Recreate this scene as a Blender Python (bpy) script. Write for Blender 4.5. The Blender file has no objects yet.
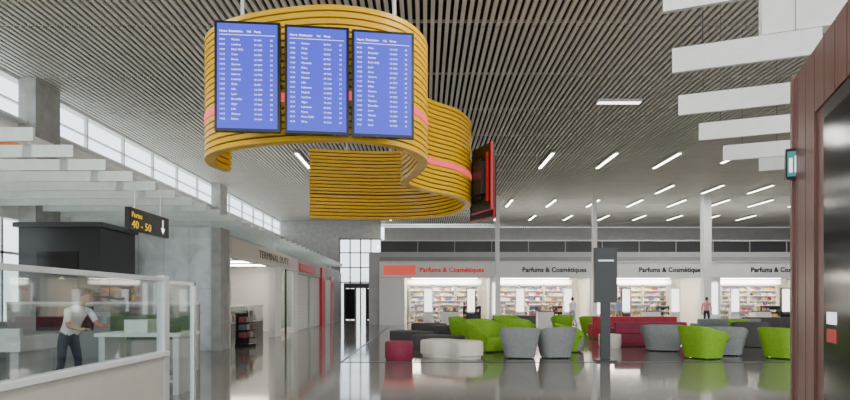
import bpy, math, random
from mathutils import Vector, Matrix
random.seed(4)
C = bpy.context.scene.collection

# ---------------------------------------------------------------- materials
MATS = {}
def mat(name, col, rough=0.5, metal=0.0, noise=0.06, nscale=6.0, emit=None, estr=0.0, spec=0.5, bump=0.0):
    if name in MATS: return MATS[name]
    m = bpy.data.materials.new(name); m.use_nodes = True
    nt = m.node_tree; bs = nt.nodes['Principled BSDF']
    bs.inputs['Roughness'].default_value = rough
    bs.inputs['Metallic'].default_value = metal
    bs.inputs['Specular IOR Level'].default_value = spec
    tc = nt.nodes.new('ShaderNodeTexCoord')
    nz = nt.nodes.new('ShaderNodeTexNoise'); nz.inputs['Scale'].default_value = nscale
    nz.inputs['Detail'].default_value = 3
    nt.links.new(tc.outputs['Object'], nz.inputs['Vector'])
    cr = nt.nodes.new('ShaderNodeValToRGB')
    c0 = [max(0, c*(1-noise)) for c in col]; c1 = [min(1, c*(1+noise)) for c in col]
    cr.color_ramp.elements[0].color = (*c0, 1); cr.color_ramp.elements[1].color = (*c1, 1)
    cr.color_ramp.elements[0].position = 0.3; cr.color_ramp.elements[1].position = 0.7
    nt.links.new(nz.outputs['Fac'], cr.inputs['Fac'])
    nt.links.new(cr.outputs['Color'], bs.inputs['Base Color'])
    if bump:
        bp = nt.nodes.new('ShaderNodeBump'); bp.inputs['Strength'].default_value = bump
        nt.links.new(nz.outputs['Fac'], bp.inputs['Height'])
        nt.links.new(bp.outputs['Normal'], bs.inputs['Normal'])
    if emit:
        bs.inputs['Emission Color'].default_value = (*emit, 1)
        bs.inputs['Emission Strength'].default_value = estr
    MATS[name] = m
    return m

def glass(name, tint=(0.9, 0.95, 0.95), refl=0.12):
    if name in MATS: return MATS[name]
    m = bpy.data.materials.new(name); m.use_nodes = True
    nt = m.node_tree; nt.nodes.clear()
    o = nt.nodes.new('ShaderNodeOutputMaterial'); mx = nt.nodes.new('ShaderNodeMixShader')
    t = nt.nodes.new('ShaderNodeBsdfTransparent'); t.inputs[0].default_value = (*tint, 1)
    g = nt.nodes.new('ShaderNodeBsdfGlossy'); g.inputs['Roughness'].default_value = 0.03
    mx.inputs[0].default_value = refl
    nt.links.new(t.outputs[0], mx.inputs[1]); nt.links.new(g.outputs[0], mx.inputs[2])
    nt.links.new(mx.outputs[0], o.inputs[0])
    MATS[name] = m
    return m

M_slat = mat('ceiling_slat_metal', (0.66, 0.635, 0.59), 0.45, 0.0, 0.05, 1.0)
M_plen = mat('plenum_dark', (0.025, 0.024, 0.022), 0.9)
M_white = mat('white_paint', (0.82, 0.82, 0.81), 0.5, noise=0.03)
M_fin = mat('fin_white', (0.82, 0.83, 0.83), 0.45, noise=0.04)
M_finL = mat('fin_glass_green', (0.74, 0.84, 0.81), 0.3, noise=0.05)
M_grey = mat('grey_wall', (0.44, 0.44, 0.445), 0.6, noise=0.06, nscale=2)
M_mid = mat('mid_grey_wall', (0.28, 0.28, 0.285), 0.6, noise=0.06, nscale=2)
M_conc = mat('concrete', (0.38, 0.38, 0.37), 0.8, noise=0.15, nscale=3)
M_dark = mat('dark_panel', (0.03, 0.032, 0.036), 0.35)
M_black = mat('black_satin', (0.008, 0.008, 0.01), 0.3)
M_steel = mat('brushed_steel', (0.6, 0.61, 0.62), 0.3, 0.8)
M_alu = mat('aluminium_frame', (0.62, 0.63, 0.64), 0.4, 0.2)
M_beige = mat('beige_laminate', (0.60, 0.555, 0.49), 0.45, noise=0.03)
M_lamp = mat('lamp_diffuser', (1, 1, 1), 0.5, emit=(1.0, 0.93, 0.8), estr=14)
M_lampdim = mat('lamp_diffuser_cool', (1, 1, 1), 0.5, emit=(1.0, 0.96, 0.9), estr=5)
M_shoplight = mat('shop_light_panel', (1, 1, 1), 0.5, emit=(1.0, 0.89, 0.74), estr=22.0)
M_backlit = mat('backlit_poster', (1, 1, 1), 0.5, emit=(1.0, 0.98, 0.95), estr=2.6)
M_glass = glass('clear_glass', (0.80, 0.86, 0.85), 0.12)
M_win = glass('window_glass', (0.94, 0.97, 0.98), 0.06)
M_dglass = mat('dark_glass', (0.02, 0.018, 0.018), 0.12, spec=0.22)
M_red = mat('red_paint', (0.60, 0.02, 0.025), 0.4)
M_yellowtxt = mat('yellow_text', (0.9, 0.6, 0.02), 0.5, emit=(1, 0.65, 0.05), estr=0.6)
M_whitetxt = mat('white_text', (0.9, 0.9, 0.95), 0.5, emit=(0.9, 0.93, 1), estr=1.1)
M_blacktxt = mat('black_text', (0.01, 0.01, 0.01), 0.5)
M_redtxt = mat('red_text', (0.7, 0.01, 0.02), 0.5, emit=(1, 0.02, 0.03), estr=0.3)

def marble():
    m = bpy.data.materials.new('pale_marble'); m.use_nodes = True
    nt = m.node_tree; bs = nt.nodes['Principled BSDF']; bs.inputs['Roughness'].default_value = 0.2
    tc = nt.nodes.new('ShaderNodeTexCoord'); nz = nt.nodes.new('ShaderNodeTexNoise')
    nz.inputs['Scale'].default_value = 1.3; nz.inputs['Detail'].default_value = 8; nz.inputs['Distortion'].default_value = 1.6
    cr = nt.nodes.new('ShaderNodeValToRGB')
    cr.color_ramp.elements[0].position = 0.3; cr.color_ramp.elements[0].color = (0.58, 0.66, 0.68, 1)
    cr.color_ramp.elements[1].position = 0.6; cr.color_ramp.elements[1].color = (0.78, 0.86, 0.88, 1)
    nt.links.new(tc.outputs['Object'], nz.inputs['Vector']); nt.links.new(nz.outputs['Fac'], cr.inputs['Fac'])
    nt.links.new(cr.outputs['Color'], bs.inputs['Base Color'])
    return m
M_marble = marble()

def wood(name, c0, c1, rough, scale, axis_stretch):
    m = bpy.data.materials.new(name); m.use_nodes = True
    nt = m.node_tree; bs = nt.nodes['Principled BSDF']; bs.inputs['Roughness'].default_value = rough
    tc = nt.nodes.new('ShaderNodeTexCoord'); mp = nt.nodes.new('ShaderNodeMapping')
    mp.inputs['Scale'].default_value = axis_stretch
    nz = nt.nodes.new('ShaderNodeTexNoise'); nz.inputs['Scale'].default_value = scale; nz.inputs['Detail'].default_value = 5
    cr = nt.nodes.new('ShaderNodeValToRGB')
    cr.color_ramp.elements[0].position = 0.3; cr.color_ramp.elements[0].color = (*c0, 1)
    cr.color_ramp.elements[1].position = 0.7; cr.color_ramp.elements[1].color = (*c1, 1)
    nt.links.new(tc.outputs['Object'], mp.inputs[0]); nt.links.new(mp.outputs[0], nz.inputs['Vector'])
    nt.links.new(nz.outputs['Fac'], cr.inputs['Fac']); nt.links.new(cr.outputs['Color'], bs.inputs['Base Color'])
    return m
M_ywood = wood('yellow_stained_wood', (0.82, 0.45, 0.004), (0.95, 0.58, 0.01), 0.32, 3, (1, 1, 6))
M_bwood = wood('brown_wood_panel', (0.14, 0.062, 0.05), (0.20, 0.09, 0.072), 0.4, 3, (4, 4, 0.5))

def floor_mat(name, ca, cb, rough, tile):
    m = bpy.data.materials.new(name); m.use_nodes = True
    nt = m.node_tree; bs = nt.nodes['Principled BSDF']
    tc = nt.nodes.new('ShaderNodeTexCoord')
    n1 = nt.nodes.new('ShaderNodeTexNoise'); n1.inputs['Scale'].default_value = 0.35; n1.inputs['Detail'].default_value = 4
    n2 = nt.nodes.new('ShaderNodeTexNoise'); n2.inputs['Scale'].default_value = 40; n2.inputs['Detail'].default_value = 2
    cr = nt.nodes.new('ShaderNodeValToRGB')
    cr.color_ramp.elements[0].position = 0.3; cr.color_ramp.elements[0].color = (*ca, 1)
    cr.color_ramp.elements[1].position = 0.7; cr.color_ramp.elements[1].color = (*cb, 1)
    br = nt.nodes.new('ShaderNodeTexBrick'); br.offset = 0.0
    br.inputs['Color1'].default_value = (1, 1, 1, 1); br.inputs['Color2'].default_value = (0.93, 0.93, 0.93, 1)
    br.inputs['Mortar'].default_value = (0.5, 0.5, 0.5, 1); br.inputs['Scale'].default_value = 1
    br.inputs['Mortar Size'].default_value = 0.008; br.inputs['Brick Width'].default_value = tile; br.inputs['Row Height'].default_value = tile
    for n in (n1, n2, br): nt.links.new(tc.outputs['Object'], n.inputs['Vector'])
    mm = nt.nodes.new('ShaderNodeMath'); mm.operation = 'MULTIPLY_ADD'; mm.inputs[1].default_value = 0.25
    nt.links.new(n2.outputs['Fac'], mm.inputs[0]); nt.links.new(n1.outputs['Fac'], mm.inputs[2])
    nt.links.new(mm.outputs[0], cr.inputs['Fac'])
    mx = nt.nodes.new('ShaderNodeMix'); mx.data_type = 'RGBA'; mx.blend_type = 'MULTIPLY'; mx.inputs[0].default_value = 1
    nt.links.new(cr.outputs['Color'], mx.inputs[6]); nt.links.new(br.outputs['Color'], mx.inputs[7])
    nt.links.new(mx.outputs[2], bs.inputs['Base Color'])
    rr = nt.nodes.new('ShaderNodeMapRange'); rr.inputs[3].default_value = rough*0.6; rr.inputs[4].default_value = rough*1.5
    nt.links.new(n1.outputs['Fac'], rr.inputs[0]); nt.links.new(rr.outputs[0], bs.inputs['Roughness'])
    bs.inputs['Specular IOR Level'].default_value = 0.9
    return m
M_floor = floor_mat('polished_terrazzo', (0.15, 0.138, 0.124), (0.22, 0.203, 0.185), 0.075, 1.2)
M_floor2 = floor_mat('seating_zone_stone', (0.10, 0.092, 0.082), (0.145, 0.133, 0.12), 0.085, 0.6)

# ---------------------------------------------------------------- mesh builder
class B:
    def __init__(s): s.v = []; s.f = []; s.mi = []; s.mats = []
    def m(s, mt):
        if mt not in s.mats: s.mats.append(mt)
        return s.mats.index(mt)
    def add(s, vs, fs, mt, M=None):
        o = len(s.v); k = s.m(mt)
        for p in vs:
            p = Vector(p)
            if M is not None: p = M @ p
            s.v.append(tuple(p))
        for f in fs:
            s.f.append(tuple(i+o for i in f)); s.mi.append(k)
    def box(s, x0, x1, y0, y1, z0, z1, mt, M=None):
        vs = [(x0,y0,z0),(x1,y0,z0),(x1,y1,z0),(x0,y1,z0),(x0,y0,z1),(x1,y0,z1),(x1,y1,z1),(x0,y1,z1)]
        s.add(vs, [(0,3,2,1),(4,5,6,7),(0,1,5,4),(1,2,6,5),(2,3,7,6),(3,0,4,7)], mt, M)
    def cyl(s, cx, cy, z0, z1, r0, r1, mt, n=20, M=None):
        vs = [(cx+r0*math.cos(2*math.pi*i/n), cy+r0*math.sin(2*math.pi*i/n), z0) for i in range(n)]
        vs += [(cx+r1*math.cos(2*math.pi*i/n), cy+r1*math.sin(2*math.pi*i/n), z1) for i in range(n)]
        fs = [(i, (i+1) % n, n+(i+1) % n, n+i) for i in range(n)] + [tuple(range(n))[::-1], tuple(range(n, 2*n))]
        s.add(vs, fs, mt, M)
    def prism(s, pts, z0, z1, mt, M=None):
        n = len(pts)
        vs = [(p[0], p[1], z0) for p in pts]+[(p[0], p[1], z1) for p in pts]
        s.add(vs, [(i, (i+1) % n, n+(i+1) % n, n+i) for i in range(n)]+[tuple(range(n))[::-1], tuple(range(n, 2*n))], mt, M)
    def tube(s, p0, p1, r, mt, n=8):
        p0 = Vector(p0); p1 = Vector(p1); d = p1-p0
        M = Matrix.Translation(p0) @ d.to_track_quat('Z', 'Y').to_matrix().to_4x4()
        s.cyl(0, 0, 0, d.length, r, r, mt, n, M)
    def grid(s, rows, mt, closed=False, caps=False, M=None):
        nr = len(rows); nc = len(rows[0]); vs = [p for r in rows for p in r]; fs = []
        for i in range(nr-1):
            for j in range(nc if closed else nc-1):
                j2 = (j+1) % nc
                fs.append((i*nc+j, i*nc+j2, (i+1)*nc+j2, (i+1)*nc+j))
        if caps: fs += [tuple(range(nc))[::-1], tuple(range((nr-1)*nc, nr*nc))]
        s.add(vs, fs, mt, M)
    def mesh(s, name):
        me = bpy.data.meshes.new(name); me.from_pydata(s.v, [], s.f)
        for m_ in s.mats: me.materials.append(m_)
        me.polygons.foreach_set('material_index', s.mi)
        me.update(); return me
    def obj(s, name, loc=(0,0,0), rz=0.0, smooth=False, bevel=0.0, parent=None, scale=1.0):
        me = s.mesh(name)
        ob = bpy.data.objects.new(name, me); C.objects.link(ob)
        ob.location = loc; ob.rotation_euler = (0, 0, math.radians(rz)); ob.scale = (scale,)*3
        if smooth:
            me.polygons.foreach_set('use_smooth', [True]*len(me.polygons)); me.set_sharp_from_angle(angle=math.radians(42))
        if bevel:
            bv = ob.modifiers.new('bevel', 'BEVEL'); bv.width = bevel; bv.segments = 3; bv.limit_method = 'ANGLE'; bv.angle_limit = math.radians(50)
        if parent: ob.parent = parent
        return ob

def text(s, size, mt, loc, rot, parent=None, name='lettering', align='LEFT', spacing=1.0, ext=0.004, wx=1.0, bold=0.0):
    cu = bpy.data.curves.new(name, 'FONT'); cu.body = s; cu.size = size; cu.align_x = align; cu.extrude = ext
    cu.space_line = spacing; cu.resolution_u = 2; cu.offset = bold
    o = bpy.data.objects.new(name, cu); C.objects.link(o)
    bpy.context.view_layer.update()
    me = bpy.data.meshes.new_from_object(o.evaluated_get(bpy.context.evaluated_depsgraph_get()))
    bpy.data.objects.remove(o); me.name = name
    me.materials.clear(); me.materials.append(mt)
    ob = bpy.data.objects.new(name, me); C.objects.link(ob)
    ob.location = loc; ob.rotation_euler = [math.radians(a) for a in rot]; ob.scale = (wx, 1, 1)
    if parent: ob.parent = parent
    return ob

def area(name, loc, rot, sx, sy, power, col=(1, 0.97, 0.92), parent=None):
    L = bpy.data.lights.new(name, 'AREA'); L.shape = 'RECTANGLE'; L.size = sx; L.size_y = sy; L.energy = power; L.color = col
    o = bpy.data.objects.new(name, L); C.objects.link(o); o.location = loc; o.rotation_euler = [math.radians(a) for a in rot]
    if parent: o.parent = parent
    return o

# ---------------------------------------------------------------- room shell
XL, XR, YF, YB, HC = -11.7, 34.0, -5.0, 50.0, 8.0
b = B(); b.box(XL-0.3, XR+0.3, YF, YB+0.3, -0.2, 0, M_floor); b.obj('floor')
b = B(); b.box(-2.1, 22, 14.6, 33, 0.0005, 0.006, M_floor2)
b.box(-2.18, -2.1, 14.5, 33, 0.0005, 0.008, M_dark); b.box(-2.18, 22, 14.5, 14.6, 0.0005, 0.008, M_dark)
b.obj('floor_seating_inlay')

b = B(); b.box(XL-0.3, XR+0.3, YF, YB+0.3, HC+0.35, HC+0.5, M_plen)
x = XL+0.1; ys = []; y = YF
while y < YB: ys.append((y, min(y+3.0, YB))); y += 3.05
while x < XR:
    for (a, c) in ys: b.box(x, x+0.088, a, c, HC, HC+0.075, M_slat)
    x += 0.17
for (a, c) in ys: b.box(XL, XR, a-0.04, a, HC+0.10, HC+0.16, M_slat)
b.obj('ceiling')

b = B()
b.box(XL-0.3, XL, YF, 12.5, 0, HC+0.35, M_white)
b.box(XL-0.3, XL, 12.5, YB, 3.9, 6.75, M_white)
b.box(XL-0.3, XL, 12.5, YB, 0, 1.0, M_white)
b.box(XL-0.3, XL, 24, YB, 1.0, 3.9, M_white)
b.box(XL-0.3, XL, 12.5, YB, 7.93, HC+0.35, M_white)
b.obj('wall_left')
b = B()
b.box(XL-0.12, XL-0.1, 12.5, YB, 6.75, 7.93, M_win)
y = 12.5
while y < YB: b.box(XL-0.16, XL-0.04, y, y+0.07, 6.75, 7.93, M_alu); y += 2.4
b.box(XL-0.16, XL-0.04, 12.5, YB, 7.28, 7.31, M_alu); b.box(XL-0.02, XL+0.25, 12.5, YB, 6.68, 6.75, M_white)
b.obj('window_1')
b = B(); b.box(XL-0.12, XL-0.1, 12.5, 24, 1.0, 3.9, M_win)
for y in range(0, 8): b.box(XL-0.16, XL-0.04, 12.5+y*1.6, 12.58+y*1.6, 1.0, 3.9, M_alu)
b.box(XL-0.16, XL-0.04, 12.5, 24, 2.9, 2.97, M_alu)
b.obj('window_2')
for y0 in (16.3, 31.0):
    b = B(); b.box(XL, XL+0.5, y0, y0+1.1, 0, HC, M_conc); b.box(XL-0.0, XL+0.58, y0-0.06, y0+1.16, 0, 0.15, M_conc); b.obj('concrete_column')

b = B()
b.box(XL, -7.0, 46, 46.4, 0, HC, M_conc)
b.box(-7.0, -3.6, 46, 46.4, 6.6, HC, M_conc)
b.box(-3.6, -2.9, 36.3, 46.4, 0, 4.6, M_grey)
b.obj('wall_back_left')
b = B(); b.box(-7.0, -3.6, 46.15, 46.17, 0, 6.6, M_win)
for i in range(5): b.box(-7.0+i*0.85, -6.90+i*0.85, 46.1, 46.25, 0, 6.6, M_mid)
for z in (3.0, 4.2, 5.4, 6.5): b.box(-7.0, -3.6, 46.1, 46.25, z, z+0.09, M_mid)
b.obj('window_3')
b = B(); b.box(-6.5, -3.9, 45.3, 45.9, 2.55, 2.95, M_dark)
for xx in (-6.5, -5.65, -4.75, -4.0): b.box(xx, xx+0.12, 45.3, 45.9, 0, 2.55, M_dark)
b.box(-6.4, -5.65, 45.55, 45.6, 0.05, 2.5, M_dglass); b.box(-4.7, -4.0, 45.55, 45.6, 0.05, 2.5, M_dglass)
b.obj('door_1')
b = B(); b.box(-3.6, XR, YB, YB+0.3, 0, HC, M_grey)
b.obj('wall_back')
b = B(); b.box(XR, XR+0.3, YF, YB, 0, HC+0.3, M_grey); b.obj('wall_right')

# ---------------------------------------------------------------- rear shops
YS = 36.0
M_shopw = mat('warm_shop_wall', (0.88, 0.84, 0.76), 0.5, noise=0.04)
b = B()
b.box(-2.9, 30, YS-0.02, YS+0.5, 3.05, 3.98, M_white)
b.box(-2.9, 30, YS-0.06, YS+0.55, 3.0, 3.06, M_alu)
b.box(-2.9, 30, YS-0.1, YS+0.5, 3.98, 4.06, M_alu)
b.box(-2.9, 30, YS+0.3, YS+5.2, 4.06, 4.35, M_mid)
b.box(-2.9, 30, YS+0.6, YS+5.2, 4.35, 4.7, M_grey)
b.box(-2.9, 30, YS+0.9, YS+1.1, 4.7, 5.45, M_dark)
x = -2.9
while x < 30: b.box(x, x+0.06, YS+0.84, YS+1.1, 4.7, 5.45, M_mid); x += 2.4
b.box(-2.9, 30, YS+0.8, YS+1.1, 5.42, 5.5, M_alu)
b.box(-2.9, 30, YS+5.0, YS+5.2, 0, 4.1, M_shopw)
b.box(-2.9, -1.3, YS, YS+5.0, 0, 3.05, M_white)
for (a, c) in ((4.1, 4.8), (10.5, 11.7), (17.6, 18.8), (25.5, 27)):
    b.box(a, c, YS+0.05, YS+0.6, 0, 3.05, M_white)
    b.box((a+c)/2-0.05, (a+c)/2+0.05, YS+0.6, YS+5.0, 0, 3.05, M_shopw)
    b.box(a+0.2, c-0.2, YS+0.0, YS+0.05, 0.7, 2.7, M_backlit)
BAYS = ((-1.25, 4.0), (4.85, 10.4), (11.8, 17.5), (18.9, 25.3))
for (a, c) in BAYS:
    b.box(a, c, YS+0.6, YS+4.9, 3.16, 3.2, M_white)
    for yy in (1.0, 2.4, 3.8): b.box(a+0.3, c-0.3, YS+yy, YS+yy+0.35, 3.10, 3.16, M_shoplight)
    b.box(a, c, YS+4.3, YS+5.0, 2.72, 3.0, M_backlit)
shop = b.obj('wall_shopfront')
M_redlit = mat('red_lit_fascia', (0.7, 0.12, 0.1), 0.4, emit=(1, 0.08, 0.06), estr=0.5)
b = B(); b.box(-2.6, -0.6, YS-0.1, YS-0.03, 3.2, 3.8, M_redlit); s1 = b.obj('shop_sign_lettering')
text('Parfums & Cosm\u00e9tiques', 0.42, M_redtxt, (-0.35, YS-0.06, 3.38), (90, 0, 0), s1, 'letters', bold=0.012)
for i, xx in enumerate((8.2, 15.6, 22.7)):
    b = B(); b.box(xx-2.2, xx+2.2, YS-0.05, YS-0.03, 3.16, 3.86, M_white); s2 = b.obj('shop_sign_lettering')
    text('Parfums & Cosm\u00e9tiques', 0.42, M_blacktxt, (xx, YS-0.08, 3.38), (90, 0, 0), s2, 'letters', 'CENTER', bold=0.012)

PALC = [(0.7,0.45,0.12),(0.5,0.06,0.08),(0.85,0.8,0.7),(0.12,0.16,0.35),(0.8,0.6,0.25),(0.06,0.06,0.07),(0.9,0.85,0.8),(0.6,0.35,0.45),(0.4,0.28,0.16),(0.85,0.85,0.88),(0.35,0.45,0.5)]
PAL = [mat('pack_%d' % i, c, 0.4) for i, c in enumerate(PALC)]
def shelf_unit(x0, y, w, h, rz=0, name='stocked_display_shelf', frame=M_white):
    b = B()
    b.box(0, w, 0.42, 0.46, 0, h, frame); b.box(0, 0.04, 0, 0.46, 0, h, frame); b.box(w-0.04, w, 0, 0.46, 0, h, frame)
    n = max(2, int(h/0.36)); b.box(0, w, 0, 0.46, h-0.10, h, frame)
    for i in range(n):
        z = 0.08+i*(h-0.18)/n; b.box(0, w, 0, 0.44, z, z+0.03, frame)
        xx = 0.06
        while xx < w-0.15:
            ww = random.uniform(0.05, 0.13); hh = random.uniform(0.10, 0.26)
            mt = random.choice(PAL)
            for k in range(random.randint(1, 3)):
                if xx+ww > w-0.05: break
                b.box(xx, xx+ww, 0.04, 0.3, z+0.031, z+0.031+hh, mt); xx += ww+0.02
    return b.obj(name, (x0, y, 0), rz)
for (a, c) in BAYS:
    w = (c-a-0.3)/3
    for k in range(3): shelf_unit(a+0.15+k*w, YS+4.4, w-0.06, 2.7)
    shelf_unit(a+0.5, YS+2.2, 1.3, 1.4); shelf_unit(a+2.2, YS+2.6, 1.4, 1.35, frame=M_shopw); shelf_unit(a+3.8, YS+1.9, 1.2, 1.2, frame=M_dark)
for i, xx in enumerate((0.2, 3.0, 6.2, 9.3, 13.1, 16.3, 20.2, 23.5)):
    fr = M_black if i % 3 == 1 else M_white
    b = B(); b.box(-0.3, 0.3, 0, 0.18, 0, 2.4, fr); b.box(-0.24, 0.24, -0.02, 0, 0.85, 2.32, M_backlit); b.box(-0.4, 0.4, -0.1, 0.25, 0, 0.06, M_black)
    b.box(-0.22, 0.22, -0.14, 0, 0.75, 0.8, M_steel)
    b.obj('cosmetics_display_stand', (xx, YS+0.9, 0))
for i, xx in enumerate((1.6, 7.8, 14.7, 21.8)):
    b = B(); b.box(-0.5, 0.5, -0.35, 0.35, 0, 0.85, M_white); b.box(-0.54, 0.54, -0.39, 0.39, 0.85, 0.9, M_black)
    for k in range(14):
        px_ = random.uniform(-0.45, 0.4); py_ = random.uniform(-0.3, 0.25); b.box(px_, px_+0.07, py_, py_+0.06, 0.9, 0.9+random.uniform(0.1, 0.28), random.choice(PAL))
    b.obj('perfume_counter', (xx, YS+0.9, 0))
for (xx, w) in ((4.44, 0.24), (10.4, 0.26), (17.25, 0.46), (26, 0.46)):
    b = B(); b.box(-w/2, w/2, -w/2, w/2, 0, HC, M_white); b.box(-w/2-0.04, w/2+0.04, -w/2-0.04, w/2+0.04, 0, 0.12, M_steel)
    b.obj('white_column', (xx, YS-1.2, 0))

# ---------------------------------------------------------------- left shops
XS = -6.5
b = B()
b.box(-9.9, -6.75, 18.0, 18.5, 0, 3.9, M_marble)
for xx in (-9.1, -8.3, -7.5): b.box(xx, xx+0.012, 17.99, 18.0, 0, 3.9, M_grey)
b.box(-9.9, -6.75, 17.985, 18.0, 1.95, 1.962, M_grey)
b.box(-6.75, -6.45, 17.9, 18.7, 0, 3.9, M_conc)
b.obj('wall_marble')
b = B()
b.box(XL, XS-0.2, 18.5, 44, 3.7, 3.85, M_grey)
b.box(XS-0.25, XS, 18.7, 29, 3.1, 3.7, M_beige)
b.box(XS-0.3, XS+0.05, 18.7, 29, 3.05, 3.1, M_alu)
b.box(XS-0.25, XS, 29, 44, 2.95, 3.7, M_grey)
b.box(XL+0.6, XL+0.8, 18.5, 44, 0, 3.7, M_dark)
b.box(XL+0.8, XS-0.1, 29, 29.2, 0, 3.7, M_white)
b.box(XS-0.3, XS, 24.6, 25.6, 0, 3.1, M_white); b.box(XS-0.3, XS, 28.0, 29.0, 0, 3.1, M_white)
b.box(XS-0.12, XS-0.1, 25.6, 28.0, 0.3, 3.0, M_glass); b.box(XS-0.14, XS-0.06, 26.8, 26.88, 0, 3.1, M_black)
b.box(XS-0.3, XS, 18.7, 18.95, 0, 3.1, M_white)
b.box(-10, -7.3, 19.2, 28.6, 3.3, 3.34, M_white)
for yy in (19.8, 22.3, 24.8, 27.2): b.box(-9.8, -7.2, yy, yy+0.25, 3.24, 3.3, M_shoplight)
b.box(XS-0.2, XS-0.1, 29.2, 35.2, 0, 2.95, M_alu)
for i in range(24): b.box(XS-0.1, XS-0.06, 29.2, 35.2, 0.05+i*0.12, 0.13+i*0.12, M_white)
b.box(XS-0.25, XS+0.1, 35.2, 36.4, 0, 3.6, M_red); b.box(XS-0.25, XS, 31.8, 32.1, 0, 2.95, M_grey)
b.box(XS-0.25, XS, 36.4, 39, 0, 3.0, M_white); b.box(XS-0.25, XS+0.05, 39, 40, 0, 3.2, M_red); b.box(XS-0.25, XS, 40, 44, 0, 3.0, M_grey)
wl = b.obj('wall_left_shopfront')
b = B(); b.box(XS, XS+0.02, 19.0, 28.8, 3.16, 3.64, M_beige); s3 = b.obj('shop_sign_lettering')
text('TERMINAL DUTY', 0.42, M_blacktxt, (XS+0.03, 22.1, 3.26), (90, 0, 90), s3, 'letters', wx=1.5)
b = B(); b.box(XS+0.01, XS+0.06, 29.3, 33.5, 3.1, 3.5, M_red); s3 = b.obj('shop_sign_panel')
for (yy) in (19.6, 21.9):
    b = B(); b.box(-7.5, -6.8, 0, 1.9, 0, 0.75, M_dark); b.box(-7.5, -6.8, 0, 1.9, 0.75, 0.8, M_white)
    b.box(-7.48, -6.82, 0.02, 1.88, 0.8, 1.35, M_glass); b.box(-7.5, -6.8, 0, 1.9, 1.35, 1.4, M_white)
    for k in range(8): b.box(-7.3, -7.05, 0.15+k*0.21, 0.27+k*0.21, 0.8, 1.0+0.2*random.random(), random.choice(PAL))
    for (px_, py_) in ((-7.5, 0), (-6.83, 0), (-7.5, 1.87), (-6.83, 1.87)): b.box(px_, px_+0.03, py_, py_+0.03, 0.8, 1.35, M_steel)
    b.obj('glass_display_case', (0, yy, 0))
for yy in (19.5, 22.0, 24.5): shelf_unit(-9.4, yy+1.6, 1.9, 2.4, -90, frame=M_dark)
b = B()
MUT = [mat('mag_%d' % i, c, 0.5) for i, c in enumerate([(0.2,0.2,0.22),(0.1,0.12,0.2),(0.3,0.28,0.25),(0.25,0.05,0.05)])]
b.box(-0.26, 0.26, -0.22, 0.22, 0, 0.1, M_black); b.box(-0.25, 0.25, 0.13, 0.2, 0.1, 1.15, M_black)
for z in (0.3, 0.56, 0.82):
    b.box(-0.25, 0.25, -0.2, 0.18, z, z+0.03, M_black)
    for k in range(3): b.box(-0.22+k*0.15, -0.1+k*0.15, -0.15, 0.08, z+0.03, z+0.2, random.choice(MUT))
b.obj('magazine_stand', (-6.15, 19.4, 0), 60)

b = B(); y = 8.2
while y < 44:
    b.box(XL+0.02, -6.4, y, y+0.05, 4.2, 4.42, M_finL); y += 1.05
b.box(-7.3, -7.15, 8, 44, 4.42, 4.6, M_fin); b.box(-10.3, -10.15, 8, 44, 4.42, 4.6, M_fin)
for yy in (19, 27, 35, 43): b.box(-7.28, -7.17, yy, yy+0.1, 3.85, 4.5, M_fin)
b.obj('louvre_canopy')
b = B(); b.box(XL+0.02, -8.0, 11.3, 11.5, 4.62, 4.95, mat('orange_beam_paint', (0.5, 0.14, 0.05), 0.5)); b.obj('orange_beam')
b = B(); b.box(-10.9, -8.7, 15.2, 17, 0, 3.55, M_black); b.box(-11.0, -8.6, 15.1, 17.0, 3.55, 3.68, M_dark)
b.box(-10.4, -9.3, 15.17, 15.2, 1.0, 2.9, M_dglass); b.box(-8.7, -8.67, 15.6, 16.6, 0.05, 2.4, M_dark)
b.obj('dark_control_booth')
b = B(); b.box(-6.36, -6.26, 12.0, 13.85, 3.1, 3.58, M_black)
b.tube((-6.31, 12.3, 3.58), (-6.31, 12.3, 4.2), 0.015, M_steel); b.tube((-6.31, 13.5, 3.58), (-6.31, 13.5, 4.2), 0.015, M_steel)
b.box(-6.26, -6.255, 13.5, 13.56, 3.22, 3.5, M_whitetxt)
b.add([(-6.255,13.53,3.16),(-6.255,13.42,3.3),(-6.255,13.64,3.3)], [(0,1,2)], M_whitetxt)
sg = b.obj('directional_sign')
text('Portes', 0.17, M_yellowtxt, (-6.25, 12.08, 3.38), (90, 0, 90), sg, 'letters')
text('40 - 50', 0.24, M_yellowtxt, (-6.25, 12.08, 3.15), (90, 0, 90), sg, 'numbers', wx=1.25)

b = B(); X = -3.2
b.box(X-0.06, X, 1.5, 7.0, 0, 0.92, M_beige); b.box(X-0.1, X+0.05, 1.5, 7.0, 0.92, 0.97, M_white)
b.box(X-0.035, X-0.02, 1.5, 7.0, 0.97, 1.83, M_glass)
b.box(X-0.06, X+0.0, 1.5, 7.03, 1.83, 1.88, M_alu)
b.box(X-0.08, X+0.02, 6.93, 7.05, 0, 1.9, M_alu); b.box(X-0.06, X+0.005, 1.5, 7.0, 0.0, 0.08, M_steel)
b.box(X-0.035, X-0.02, 7.1, 7.85, 0.05, 1.8, M_glass)
b.box(X-0.05, X, 7.85, 7.92, 0, 1.84, M_steel); b.box(X-0.05, X, 7.05, 7.9, 1.8, 1.84, M_steel)
b.obj('glass_partition_counter')
b = B()
b.box(-5.55, -4.1, 9.5, 10.3, 0.98, 1.04, M_white); b.box(-5.5, -5.4, 9.55, 10.25, 0, 0.98, M_alu); b.box(-4.25, -4.15, 9.55, 10.25, 0, 0.98, M_alu)
b.box(-5.4, -4.25, 9.6, 10.2, 0.2, 0.24, M_alu)
b.box(-5.15, -4.75, 9.7, 10.1, 1.04, 1.26, M_steel); b.box(-4.6, -4.3, 9.7, 10.0, 1.04, 1.16, M_dark)
b.obj('inspection_table')
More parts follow.
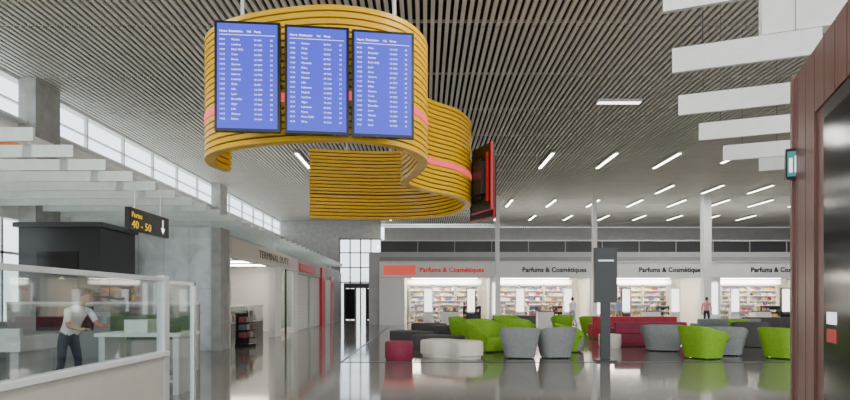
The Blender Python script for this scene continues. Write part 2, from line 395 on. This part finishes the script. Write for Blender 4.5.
b = B()
for (a, c) in ((-9.2, -7.0),):
    b.box(a, c, 9.8, 10.9, 0.7, 0.95, M_white); b.box(a, c, 9.78, 9.86, 0.95, 1.1, M_fin)
    b.box(a+0.1, a+0.25, 9.9, 10.8, 0, 0.7, M_alu); b.box(c-0.25, c-0.1, 9.9, 10.8, 0, 0.7, M_alu)
    for k in range(20): b.tube((a+0.1+k*0.107, 9.9, 0.97), (a+0.1+k*0.107, 10.8, 0.97), 0.03, M_steel)
b.obj('roller_conveyor')
b = B(); b.box(-9.6, -5.2, 13.0, 13.1, 0, 1.5, M_mid); b.box(-9.6, -5.2, 12.97, 13.13, 1.5, 1.56, M_alu)
b.box(-8.9, -7.6, 12.96, 13.0, 0.9, 1.45, M_dglass); b.box(-7.2, -5.4, 12.96, 13.0, 0.7, 1.45, mat('green_dark_panel', (0.07, 0.10, 0.085), 0.3))
b.obj('low_screen_wall')

# ---------------------------------------------------------------- right wood wall and fins
b = B()
b.box(-5, 0, -0.3, 0, 0, 3.95, M_bwood)
xx = -5
while xx < -0.05:
    if not (-3.3 < xx < -1.0): b.box(xx+0.01, xx+0.29, 0, 0.02, 0.1, 3.93, M_bwood)
    else: b.box(xx+0.01, xx+0.29, 0, 0.02, 3.34, 3.93, M_bwood)
    xx += 0.3
b.box(-0.05, 0.03, -0.33, 0.04, 0, 3.97, M_bwood)
b.box(-5, 0.0, 0, 0.03, 0, 0.1, M_dark)
ww_ = b.obj('wall_wood_panel', (3.92, 6.0, 0), 68.98)
b = B(); b.box(-3.2, -1.2, 0.021, 0.05, 0.0, 3.28, M_black)
for a in (-3.1, -2.15): b.box(a, a+0.9, 0.05, 0.06, 0.1, 3.15, M_dglass)
b.box(-1.6, -1.35, 0.06, 0.064, 1.25, 1.36, M_red); b.box(-1.6, -1.35, 0.06, 0.064, 1.4, 1.5, M_whitetxt)
b.obj('door_2', (0, 0, 0), 0, parent=ww_)
LE = [(2.75, 6.55), (3.62, 8.3), (4.56, 10.2), (5.7, 11.8), (7.1, 13.5), (8.6, 14.6), (10.4, 15.8)]
LN = [1.2, 1.85, 6.0, 6.0, 6.0, 6.0, 6.0]
for i, ((fx, fy), L) in enumerate(zip(LE, LN)):
    b = B(); b.box(0, L, -0.03, 0.03, 4.92, 5.27, M_fin)
    for k in (0.4, L-0.3): b.tube((k, 0, 5.27), (k, 0, 7.99), 0.004, M_dark)
    b.obj('ceiling_baffle_fin', (fx, fy, 0), -21.02)
b = B(); b.box(0, 1.0, -0.05, 0.2, 5.3, 6.6, M_fin); b.tube((0.5, 0.08, 6.6), (0.5, 0.08, 7.99), 0.03, M_steel); b.obj('white_bulkhead', (4.72, 7.95, 0), -21)
M_ex = mat('exit_sign_face', (0.05, 0.25, 0.25), 0.4, emit=(0.1, 0.5, 0.5), estr=0.25)
b = B(); b.box(-0.08, 0.06, -0.03, 0.03, 2.86, 3.18, M_black); b.box(-0.065, 0.045, -0.035, -0.03, 2.89, 3.15, M_ex)
b.box(-0.05, -0.02, -0.038, -0.035, 2.93, 3.08, M_whitetxt); b.box(0.0, 0.03, -0.038, -0.035, 2.93, 3.1, M_whitetxt)
b.obj('exit_sign', (3.86, 5.93, 0), -21)

# ---------------------------------------------------------------- ribbon sculpture
CP = [(-3.8, 10.9), (-3.9, 10.4), (-3.62, 9.7), (-2.85, 9.15), (-1.5, 8.85), (-0.5, 9.2), (-0.05, 10.1), (-0.2, 11.2), (-0.42, 12.1), (0.05, 12.95), (0.75, 13.7), (1.12, 14.8), (0.9, 16.2), (0.1, 17.2), (-1.2, 17.5), (-2.4, 17.4), (-3.5, 17.2)]
def crom(P, n=10):
    P = [Vector(p) for p in P]; P = [2*P[0]-P[1]]+P+[2*P[-1]-P[-2]]; out = []
    for i in range(1, len(P)-2):
        for k in range(n):
            t = k/n; a, b_, c, d = P[i-1:i+3]
            out.append(0.5*((2*b_)+(c-a)*t+(2*a-5*b_+4*c-d)*t*t+(3*b_-3*c+d-a)*t**3))
    out.append(P[-2]); return out
cur = crom(CP, 9)
nor = []
for i in range(len(cur)):
    d = cur[min(i+1, len(cur)-1)]-cur[max(i-1, 0)]; d.normalize(); nor.append(Vector((d.y, -d.x)))
def sweep(b, z0, z1, th, mt, i0=0, i1=None):
    rows = []
    for p, n in list(zip(cur, nor))[i0:i1]:
        a = p+n*th/2; c = p-n*th/2
        rows.append([(a.x, a.y, z0), (a.x, a.y, z1), (c.x, c.y, z1), (c.x, c.y, z0)])
    b.grid(rows, mt, closed=True, caps=True)
M_led = mat('led_strip_red', (0.75, 0.10, 0.10), 0.4, emit=(1.0, 0.10, 0.12), estr=0.9)
b = B(); Z0, Z1, N = 4.08, 6.2, 20; P_ = (Z1-Z0)/N; KL = 108
for i in range(N):
    z = Z0+i*P_
    if i == 6: sweep(b, z, z+P_*1.15, 0.19, M_led, 0, KL); sweep(b, z, z+P_*0.72, 0.18, M_ywood, KL-1)
    elif i == 7: sweep(b, z+P_*0.2, z+P_*0.72, 0.17, M_ywood)
    else: sweep(b, z, z+P_*0.72, 0.18, M_ywood)
sweep(b, Z0+0.02, Z1-0.04, 0.07, M_black)  # black core added so the gaps between slats read dark
for i in (26, 45, 125, 135):
    p = cur[i]; b.tube((p.x, p.y, Z1-0.1), (p.x, p.y, HC-0.01), 0.03, M_white)
b.obj('suspended_wood_ribbon', smooth=True)

M_scr = mat('lcd_screen_blue', (0.02, 0.02, 0.06), 0.35, noise=0.0, emit=(0.07, 0.085, 1.0), estr=1.15, spec=0.3)
CITY = ['Madrid', 'Lyon', 'Paris Orly', 'Nantes', 'Lisbonne', 'Marseille', 'Londres', 'Paris CDG', 'Alger', 'Rome', 'Geneve', 'Bruxelles', 'Milan', 'Nice', 'Lille', 'Tunis', 'Oran', 'Porto']
def board(x, y, rz, lit=True, z=4.9):
    e = bpy.data.objects.new('flight_information_screen', None); C.objects.link(e)
    e.location = (x, y, z); e.rotation_euler = (0, 0, math.radians(rz))
    b = B(); b.box(-0.475, 0.475, 0, 0.1, -0.81, 0.81, M_black)
    if not lit:
        b.box(-0.49, 0.49, 0.06, 0.12, -0.83, -0.80, M_red); b.box(-0.50, -0.475, 0.06, 0.12, -0.83, 0.83, M_red)
        b.box(-0.35, -0.28, 0.1, 0.14, -0.6, 0.6, M_red); b.box(0.0, 0.3, 0.1, 0.15, -0.5, 0.5, M_dark)
    b.box(-0.2, 0.2, 0.1, 0.22, -0.4, 0.4, M_dark)
    b.obj('casing', parent=e)
    b = B(); b.box(-0.435, 0.435, -0.008, 0.0, -0.77, 0.77, M_scr if lit else M_dglass); b.obj('panel', parent=e)
    if not lit: return e
    b = B(); b.box(-0.40, 0.40, -0.012, -0.009, 0.6, 0.606, M_whitetxt); b.obj('header_line', parent=e)
    text('Heure  Destination     Vol    Porte', 0.045, M_whitetxt, (-0.40, -0.012, 0.64), (90, 0, 0), e, 'header_text', wx=0.95)
    hh = []; dd = []; vv = []; pp = []
    t = 6*60+random.randint(0, 200)
    for i in range(17):
        t += random.randint(5, 35)
        hh.append('%02d:%02d' % (t//60 % 24, t % 60)); dd.append(random.choice(CITY))
        vv.append('%s %d' % (random.choice(['AF', 'IB', 'TP', 'U2']), random.randint(1000, 7999))); pp.append(str(random.randint(10, 50)))
    for lst, xx, s_ in ((hh, -0.40, 0.036), (dd, -0.23, 0.042), (vv, 0.1, 0.034), (pp, 0.33, 0.038)):
        text('\n'.join(lst), s_, M_whitetxt, (xx, -0.012, 0.52), (90, 0, 0), e, 'rows', spacing=0.073/s_, ext=0.001)
    return e
board(-2.62, 8.36, 5); board(-1.62, 8.5, 7); board(-0.64, 8.66, 8)
board(1.5, 14.2, 114, False, 4.62); board(1.62, 15.5, 126, False, 4.62)

# ---------------------------------------------------------------- ceiling lamps
def lamp(x, y0, y1, P=95):
    b = B(); b.box(-0.08, 0.08, 0, y1-y0, -0.03, 0.05, M_alu); b.box(-0.065, 0.065, 0.02, y1-y0-0.02, -0.045, -0.03, M_lamp)
    b.tube((0, 0.3, 0.05), (0, 0.3, 0.09), 0.01, M_steel); b.tube((0, y1-y0-0.3, 0.05), (0, y1-y0-0.3, 0.09), 0.01, M_steel)
    o = b.obj('linear_ceiling_lamp', (x, y0, 7.9))
    area('light', (0, (y1-y0)/2, -0.05), (0, 0, 0), 0.12, y1-y0-0.1, P, parent=o)
for xx in (-5.5, 5.47, 8.2, 10.9): lamp(xx, 24.2, 27.0)
lamp(13.6, 24.2, 26)
for i in range(8):
    lamp(5.47+i*2.72, 35.5, 38.2, 50); lamp(5.47+i*2.72, 42, 44.6, 50)
for i in range(4): lamp(13.6+i*2.72, 31.0, 33.4)
lamp(-5.5, 36, 38.6); lamp(-2.7, 42, 44.6)
for xx in (-7, 2, 8, 14, 21): lamp(xx, 1, 4, 170); lamp(xx, 7.5, 10.2, 170)  # unseen lamp rows added near the camera to light the hall
b = B(); b.box(-0.7, 0.7, -0.12, 0.12, -0.03, 0.06, M_alu)
for k in range(12): b.box(-0.68+k*0.115, -0.6+k*0.115, -0.1, 0.1, -0.045, -0.03, M_lampdim)
b.obj('linear_ceiling_lamp', (6.2, 18.1, 7.93))
def fill_uplight(x0, x1, y0, y1, z, P, n):  # added fill lamps above the shop roofs, there to brighten the ceiling
    for i in range(n):
        xx = x0+(x1-x0)*(i+0.5)/n
        b = B(); b.box(-0.25, 0.25, 0, y1-y0, -0.12, -0.02, M_alu)
        o = b.obj('added_fill_uplighter', (xx, y0, z))
        area('light', (0, (y1-y0)/2, 0), (180, 0, 0), 0.45, y1-y0-0.1, P, parent=o)
fill_uplight(-9.2, -7.6, 20, 44, 4.75, 260, 1)
fill_uplight(-2, 29, 38, 40.5, 4.84, 60, 8)

# ---------------------------------------------------------------- seating
F_green = mat('lime_fabric', (0.22, 0.44, 0.012), 0.7, noise=0.1, nscale=12)
F_grey = mat('grey_fabric', (0.25, 0.265, 0.265), 0.8, noise=0.1, nscale=12)
F_dgrey = mat('dark_grey_fabric', (0.09, 0.085, 0.085), 0.8, noise=0.1)
F_burg = mat('burgundy_fabric', (0.25, 0.022, 0.06), 0.7, noise=0.1)
F_redf = mat('red_fabric', (0.45, 0.025, 0.045), 0.7, noise=0.1)
F_beige = mat('beige_fabric', (0.80, 0.74, 0.66), 0.7, noise=0.06)
def se(th, a, c, e=0.62):
    s_, c_ = math.sin(th), math.cos(th)
    return (a*math.copysign(abs(s_)**e, s_), c*math.copysign(abs(c_)**e, c_))
def tub_chair(x, y, rz, fab, seat, w=1.05, dp=0.95, h=0.86, name='tub_chair'):
    b = B(); n = 44; rows = []
    for i in range(n+1):
        th = math.radians(-140+280*i/n); t = abs(th)/math.radians(140)
        hh = h-(h-0.50)*(t**2.6)
        prof = [(0.74, 0.03), (0.80, 0.2), (0.90, 0.45), (1.02, hh-0.05), (1.01, hh-0.01), (0.97, hh), (0.93, hh-0.01), (0.90, hh-0.05), (0.76, 0.47), (0.72, 0.3)]
        r = []
        for s_, z in prof:
            p = se(th, w/2*s_, dp/2*s_); r.append((p[0], p[1], z))
        rows.append(r)
    b.grid(rows, fab); nc = len(rows[0])
    b.add(rows[0], [tuple(range(nc))], fab); b.add(rows[-1], [tuple(range(nc))[::-1]], fab)
    srows = []
    for s_, z in ((0.66, 0.03), (0.72, 0.06), (0.78, 0.38), (0.77, 0.42), (0.72, 0.445)):
        r = []
        for i in range(40):
            p = se(2*math.pi*i/40, w/2*s_, dp/2*s_); r.append((p[0], p[1]-0.06*1, z))
        srows.append(r)
    b.grid(srows, seat, closed=True, caps=True)
    for (sx, sy) in ((-1, -1), (1, -1), (-1, 1), (1, 1)): b.cyl(sx*w*0.26, sy*dp*0.25-0.03, 0, 0.06, 0.03, 0.03, M_black, 10)
    return b.obj(name, (x, y, 0.006), rz, smooth=True)
def pouf(x, y, rz, pts, h, fab, name):
    b = B(); c = crom(pts+[pts[0]], 8)[:-1]; rows = []
    cx = sum(p.x for p in c)/len(c); cy = sum(p.y for p in c)/len(c)
    for s_, z in ((0.93, 0.0), (0.94, 0.05), (1.0, 0.08), (1.0, h-0.06), (0.985, h-0.02), (0.94, h), (0.5, h+0.012)):
        rows.append([(cx+(p.x-cx)*s_, cy+(p.y-cy)*s_, z) for p in c])
    b.grid(rows, fab, closed=True, caps=True)
    return b.obj(name, (x, y, 0.006), rz, smooth=True)
def ell(a, c, n=12): return [(a*math.cos(2*math.pi*i/n), c*math.sin(2*math.pi*i/n)) for i in range(n)]
KID = [(-0.85, 0.55), (-0.55, 1.0), (-0.1, 0.95), (0.3, 0.55), (0.7, 0.36), (0.88, 0.0), (0.65, -0.36), (0.2, -0.32), (-0.1, 0.0), (-0.55, 0.15)]
tub_chair(2.62, 15.7, 172, F_grey, F_grey, 1.12)
tub_chair(3.62, 15.75, 190, F_grey, F_grey, 1.05)
tub_chair(1.95, 17.6, 40, F_green, F_green, 1.3, 1.1, 1.0)
tub_chair(3.0, 18.6, 150, F_green, F_green, 1.2, 1.0, 1.0)
tub_chair(4.5, 17.6, 70, F_green, F_grey, 1.05)
tub_chair(1.5, 22.0, 60, F_green, F_green, 1.2, 1.0, 0.95)
tub_chair(3.5, 23.6, 20, F_green, F_green, 1.2, 1.0, 0.95)
pouf(0.72, 15.6, 0, KID, 0.47, F_beige, 'kidney_bench')
pouf(0.45, 18.5, 10, KID, 0.43, F_dgrey, 'kidney_bench')
pouf(-0.55, 21.0, -5, KID, 0.43, F_dgrey, 'kidney_bench')
pouf(1.0, 25.6, 5, KID, 0.43, F_dgrey, 'kidney_bench')
pouf(0.2, 28.2, 5, KID, 0.43, F_dgrey, 'kidney_bench')
pouf(-0.69, 15.0, 0, ell(0.37, 0.37), 0.50, F_burg, 'round_pouf')
pouf(6.2, 19.0, 0, ell(0.37, 0.37), 0.45, F_beige, 'round_pouf')
pouf(10.6, 21.5, 0, ell(0.37, 0.37), 0.45, F_burg, 'round_pouf')
def sofa(x, y, rz, w, fab, h=0.82):
    b = B()
    b.box(-w/2, w/2, -0.42, 0.42, 0.06, 0.42, fab); b.box(-w/2, w/2, 0.22, 0.44, 0.42, h, fab)
    b.box(-w/2, -w/2+0.16, -0.42, 0.3, 0.42, 0.6, fab); b.box(w/2-0.16, w/2, -0.42, 0.3, 0.42, 0.6, fab)
    k = max(1, int(w/0.8)); ww = (w-0.34)/k
    for i in range(k): b.box(-w/2+0.17+i*ww+0.01, -w/2+0.17+(i+1)*ww-0.01, -0.44, 0.22, 0.42, 0.5, fab)
    for sx in (-1, 1):
        for sy in (-1, 1): b.box(sx*(w/2-0.1)-0.03, sx*(w/2-0.1)+0.03, sy*0.34-0.03, sy*0.34+0.03, 0, 0.06, M_black)
    return b.obj('upholstered_sofa', (x, y, 0.006), rz, bevel=0.04)
sofa(7.9, 20.2, 180, 2.5, F_burg, 0.82)
sofa(8.6, 23.6, 178, 3.4, F_redf, 0.92)
tub_chair(7.5, 17.9, 165, F_grey, F_grey, 1.3, 1.0, 0.84)
tub_chair(7.65, 15.6, 115, F_green, F_grey, 1.15, 1.05, 0.9)
tub_chair(8.75, 16.5, 150, F_grey, F_grey, 1.15, 1.0, 0.84)
tub_chair(9.85, 15.6, 120, F_green, F_green, 1.1, 1.0, 0.85)
tub_chair(7.75, 26.4, 160, F_green, F_green, 1.1)
tub_chair(6.9, 28.5, 180, F_green, F_green, 1.1)
tub_chair(11.2, 19.5, 150, F_dgrey, F_dgrey, 1.2)
tub_chair(12.4, 22.0, 30, F_green, F_green, 1.1)
sofa(12.8, 24.2, 180, 2.6, F_grey, 0.8)
sofa(16.0, 26.5, 180, 2.6, F_dgrey, 0.8)
sofa(4.6, 29.5, 180, 2.2, F_dgrey, 0.8)

b = B(); b.box(-0.29, 0.29, -0.06, 0.06, 1.52, 2.95, M_black); b.box(-0.12, 0.12, -0.05, 0.05, 0.04, 1.52, M_black)
b.box(-0.25, 0.25, -0.2, 0.2, 0, 0.04, M_black); b.box(-0.26, 0.26, -0.065, -0.06, 2.2, 2.9, M_black)
b.box(-0.2, 0.2, -0.068, -0.065, 2.6, 2.63, M_whitetxt)
b.obj('information_totem', (4.69, 14.75, 0.008))

# ---------------------------------------------------------------- people
SK = mat('skin', (0.45, 0.25, 0.17), 0.55, noise=0.05)
HAIR = mat('dark_hair', (0.015, 0.01, 0.008), 0.6, bump=0.3, nscale=60)
EYE = mat('eye_white', (0.8, 0.8, 0.78), 0.3); LIP = mat('lips', (0.35, 0.12, 0.1), 0.5)
def skin_mesh(vs, es, rad, root=0, sub=2):
    me = bpy.data.meshes.new('tmp'); me.from_pydata(vs, es, [])
    ob = bpy.data.objects.new('tmp', me); C.objects.link(ob)
    ob.modifiers.new('s', 'SKIN')
    for i, r in enumerate(rad):
        me.skin_vertices[0].data[i].radius = r if isinstance(r, tuple) else (r, r)
        me.skin_vertices[0].data[i].use_root = (i == root)
    sb = ob.modifiers.new('u', 'SUBSURF'); sb.levels = sub; sb.render_levels = sub
    bpy.context.view_layer.update()
    m2 = bpy.data.meshes.new_from_object(ob.evaluated_get(bpy.context.evaluated_depsgraph_get()))
    V = [tuple(v.co) for v in m2.vertices]; F = [tuple(p.vertices) for p in m2.polygons]
    bpy.data.objects.remove(ob); bpy.data.meshes.remove(m2); return V, F
def human(x, y, rz, J, shirt, pants, shoes, hairlen=0.0, long_sleeve=False, scale=1.0, head_tilt=0.0, head_turn=0.0, floorz=0.0):
    names = ['pelvis','belly','chest','neckb','neck','head',
             'shL','elL','wrL','haL','shR','elR','wrR','haR','hipL','knL','anL','toL','hipR','knR','anR','toR']
    E = [('pelvis','belly'),('belly','chest'),('chest','neckb'),('neckb','neck'),('neck','head'),
         ('chest','shL'),('shL','elL'),('elL','wrL'),('wrL','haL'),('chest','shR'),('shR','elR'),('elR','wrR'),('wrR','haR'),
         ('pelvis','hipL'),('hipL','knL'),('knL','anL'),('anL','toL'),('pelvis','hipR'),('hipR','knR'),('knR','anR'),('anR','toR')]
    R = dict(pelvis=(0.145,0.115), belly=(0.135,0.105), chest=(0.155,0.115), neckb=(0.075,0.07), neck=0.052, head=0.055,
             shL=0.062, elL=0.044, wrL=(0.03,0.025), haL=(0.036,0.018), shR=0.062, elR=0.044, wrR=(0.03,0.025), haR=(0.036,0.018),
             hipL=0.088, knL=0.06, anL=0.043, toL=(0.042,0.028), hipR=0.088, knR=0.06, anR=0.043, toR=(0.042,0.028))
    vs = [J[n] for n in names]; idx = {n: i for i, n in enumerate(names)}
    V, F = skin_mesh(vs, [(idx[a], idx[c]) for a, c in E], [R[n] for n in names])
    b = B()
    def seg(p, a, c):
        a = Vector(a); c = Vector(c); d = c-a; t = max(0, min(1, (p-a).dot(d)/max(d.length_squared, 1e-9)))
        return (p-(a+d*t)).length, t
    groups = {}
    for f in F:
        c = Vector((0, 0, 0))
        for i in f: c += Vector(V[i])
        c /= len(f); best = (9, None, 0)
        for e in E:
            d, t = seg(c, J[e[0]], J[e[1]])
            rr = R[e[1]]; rr = rr[0] if isinstance(rr, tuple) else rr
            if d-rr*0.6 < best[0]: best = (d-rr*0.6, e, t)
        e, t = best[1], best[2]
        if e[1] in ('head', 'neck'): mt = SK if (e[1] == 'head' or t > 0.3) else shirt
        elif e[1] in ('haL', 'haR'): mt = SK
        elif e[1] in ('wrL', 'wrR'): mt = shirt if (long_sleeve and t < 0.93) else SK
        elif e[1] in ('elL', 'elR'): mt = shirt if (long_sleeve or t < 0.75) else SK
        elif e[0] in ('hipL', 'hipR', 'knL', 'knR') or e[1] in ('hipL', 'hipR'): mt = pants
        elif e[1] in ('toL', 'toR'): mt = shoes
        elif e == ('pelvis', 'belly') and c.z < J['pelvis'][2]+0.02: mt = pants
        else: mt = shirt
        groups.setdefault(mt, []).append(f)
    for mt, fl in groups.items(): b.add(V, fl, mt)
    for s_ in 'LR':
        w = Vector(J['wr'+s_]); h = Vector(J['ha'+s_]); d = (h-w).normalized()
        side = d.cross(Vector((0, 0, 1)));
        if side.length < 0.3: side = d.cross(Vector((0, 1, 0)))
        side.normalize(); up = side.cross(d).normalized()
        if up.z > 0: up = -up
        for k, L in enumerate((0.066, 0.076, 0.07, 0.055)):
            p0 = h+side*(k-1.5)*0.019-d*0.01; p1 = p0+d*(0.03+L*0.4); p2 = p1+(d*0.8+up*0.6).normalized()*L*0.4; p3 = p2+(d*0.5+up*0.85).normalized()*L*0.32
            fv, ff = skin_mesh([p0, p1, p2, p3], [(0,1),(1,2),(2,3)], [0.0095, 0.009, 0.0085, 0.007], sub=1); b.add(fv, ff, SK)
        p0 = w+d*0.03-side*0.02; p1 = p0+(d*0.6-side*0.8).normalized()*0.035; p2 = p1+(d*0.9-side*0.25+up*0.2).normalized()*0.03; p3 = p2+(d+up*0.3).normalized()*0.022
        fv, ff = skin_mesh([p0, p1, p2, p3], [(0,1),(1,2),(2,3)], [0.012, 0.0105, 0.0095, 0.008], sub=1); b.add(fv, ff, SK)
    HM = Matrix.Translation(Vector(J['head'])+Vector((0, -0.01, 0.06))) @ Matrix.Rotation(math.radians(head_turn), 4, 'Z') @ Matrix.Rotation(math.radians(head_tilt), 4, 'X')
    rows = []
    for i in range(17):
        ph = math.pi*i/16; r = []
        for j in range(28):
            th = 2*math.pi*j/28
            X_ = math.sin(ph)*math.cos(th); Y_ = math.sin(ph)*math.sin(th); Z_ = math.cos(ph)
            k = 1.0 if Z_ > -0.1 else 1-0.38*((-Z_-0.1)/0.9)**1.3
            xx = X_*0.077*k; yy = Y_*0.097*(k if Y_ > 0 else (k+1)/2)-(0.012 if Z_ < -0.2 else 0); zz = Z_*0.118
            if Y_ < -0.6 and abs(X_) < 0.22 and -0.45 < Z_ < 0.15: yy -= 0.020*(1-abs(X_)/0.22)*(1-abs(Z_+0.22)/0.42 if abs(Z_+0.22) < 0.42 else 0)
            r.append((xx, yy, zz))
        rows.append(r)
    b.grid(rows, SK, closed=True, M=HM)
    def ball(c, r, mt, n=10):
        rr = [[(c[0]+r[0]*math.sin(math.pi*i/6)*math.cos(2*math.pi*j/n), c[1]+r[1]*math.sin(math.pi*i/6)*math.sin(2*math.pi*j/n), c[2]+r[2]*math.cos(math.pi*i/6)) for j in range(n)] for i in range(7)]
        b.grid(rr, mt, closed=True, M=HM)
    for s_ in (-1, 1):
        ball((s_*0.03, -0.086, 0.005), (0.014, 0.008, 0.008), EYE); ball((s_*0.03, -0.0935, 0.005), (0.006, 0.003, 0.006), HAIR)
        ball((s_*0.079, 0.005, -0.01), (0.01, 0.018, 0.03), SK); ball((s_*0.03, -0.09, 0.024), (0.018, 0.005, 0.004), HAIR)
    ball((0, -0.096, -0.062), (0.024, 0.006, 0.007), LIP)
    hr = []
    for i in range(11):
        r = []
        for j in range(28):
            th = 2*math.pi*j/28; front = max(0, -math.sin(th))
            lim = math.radians(112+hairlen*40)-front**0.7*math.radians(58+hairlen*38)
            ph = lim*i/10
            k = 1.09
            r.append((math.sin(ph)*math.cos(th)*0.079*k, math.sin(ph)*math.sin(th)*0.10*k+0.003, math.cos(ph)*0.119*k))
        hr.append(r)
    b.grid(hr, HAIR, closed=True, M=HM)
    return b.obj('person', (x, y, floorz), rz, smooth=True, scale=scale)

STAND = dict(pelvis=(0,0,0.95), belly=(0,0.0,1.1), chest=(0,0.01,1.33), neckb=(0,0.01,1.46), neck=(0,0,1.52), head=(0,-0.01,1.60),
    shL=(0.19,0.01,1.40), elL=(0.25,0.03,1.12), wrL=(0.25,-0.05,0.88), haL=(0.25,-0.07,0.81),
    shR=(-0.19,0.01,1.40), elR=(-0.25,0.03,1.12), wrR=(-0.25,-0.05,0.88), haR=(-0.25,-0.07,0.81),
    hipL=(0.1,0,0.88), knL=(0.11,-0.02,0.5), anL=(0.12,0.03,0.09), toL=(0.13,-0.14,0.035),
    hipR=(-0.1,0,0.88), knR=(-0.11,-0.02,0.5), anR=(-0.12,0.03,0.09), toR=(-0.13,-0.14,0.035))
WALK = dict(STAND); WALK.update(knL=(0.1,-0.16,0.52), anL=(0.1,-0.2,0.1), toL=(0.11,-0.36,0.04), knR=(-0.1,0.05,0.5), anR=(-0.1,0.3,0.13), toR=(-0.1,0.16,0.035), elL=(0.25,0.1,1.13), wrL=(0.24,0.08,0.88), haL=(0.24,0.07,0.81), wrR=(-0.23,-0.16,0.93), haR=(-0.23,-0.21,0.87), elR=(-0.25,-0.04,1.13))
BEND = dict(pelvis=(0,0.06,0.93), belly=(0,0.0,1.07), chest=(0,-0.12,1.28), neckb=(0,-0.2,1.40), neck=(0,-0.24,1.45), head=(0,-0.29,1.515),
    shL=(0.19,-0.16,1.35), elL=(0.24,-0.30,1.10), wrL=(0.17,-0.50,1.06), haL=(0.15,-0.57,1.08),
    shR=(-0.19,-0.16,1.35), elR=(-0.25,-0.26,1.09), wrR=(-0.2,-0.46,1.04), haR=(-0.18,-0.53,1.05),
    hipL=(0.1,0.07,0.87), knL=(0.12,-0.02,0.49), anL=(0.13,0.08,0.09), toL=(0.14,-0.09,0.035),
    hipR=(-0.1,0.07,0.87), knR=(-0.12,0.06,0.49), anR=(-0.13,0.2,0.09), toR=(-0.14,0.04,0.035))
W_SH = mat('white_tshirt', (0.8, 0.8, 0.8), 0.8); NAVY = mat('navy_trousers', (0.02, 0.025, 0.05), 0.8)
SHOE = mat('black_shoes', (0.01, 0.01, 0.01), 0.4); BLUE = mat('blue_shirt', (0.3, 0.4, 0.6), 0.8); PINK = mat('coral_top', (0.7, 0.3, 0.3), 0.8); KHAKI = mat('khaki_trousers', (0.3, 0.25, 0.18), 0.8)
human(-6.15, 9.85, 70, BEND, W_SH, NAVY, SHOE, 0.1, scale=1.06, head_tilt=25)
human(8.9, 34.2, 200, WALK, W_SH, BLUE, SHOE, 0.4, long_sleeve=True)
human(16.6, 33.4, 150, STAND, PINK, NAVY, SHOE, 0.3)
human(11.6, 33.9, 20, WALK, BLUE, KHAKI, SHOE, 0.1, long_sleeve=True)

# ---------------------------------------------------------------- world
w = bpy.data.worlds.new('world'); bpy.context.scene.world = w; w.use_nodes = True
nt = w.node_tree; bg = nt.nodes['Background']
tc = nt.nodes.new('ShaderNodeTexCoord'); sp = nt.nodes.new('ShaderNodeSeparateXYZ'); cr = nt.nodes.new('ShaderNodeValToRGB')
nt.links.new(tc.outputs['Generated'], sp.inputs[0]); nt.links.new(sp.outputs['Z'], cr.inputs['Fac']); nt.links.new(cr.outputs['Color'], bg.inputs['Color'])
cr.color_ramp.elements[0].position = 0.0; cr.color_ramp.elements[0].color = (0.66, 0.70, 0.66, 1)
cr.color_ramp.elements[1].position = 0.12; cr.color_ramp.elements[1].color = (0.86, 0.94, 1.0, 1)
bg.inputs['Strength'].default_value = 3.9

cam = bpy.data.cameras.new('camera'); co = bpy.data.objects.new('camera', cam); C.objects.link(co)
co.location = (0, 0, 1.6); co.rotation_euler = (math.radians(90), 0, 0)
cam.lens = 24; cam.sensor_width = 36; cam.shift_y = 100/850; cam.clip_end = 300
bpy.context.scene.camera = co
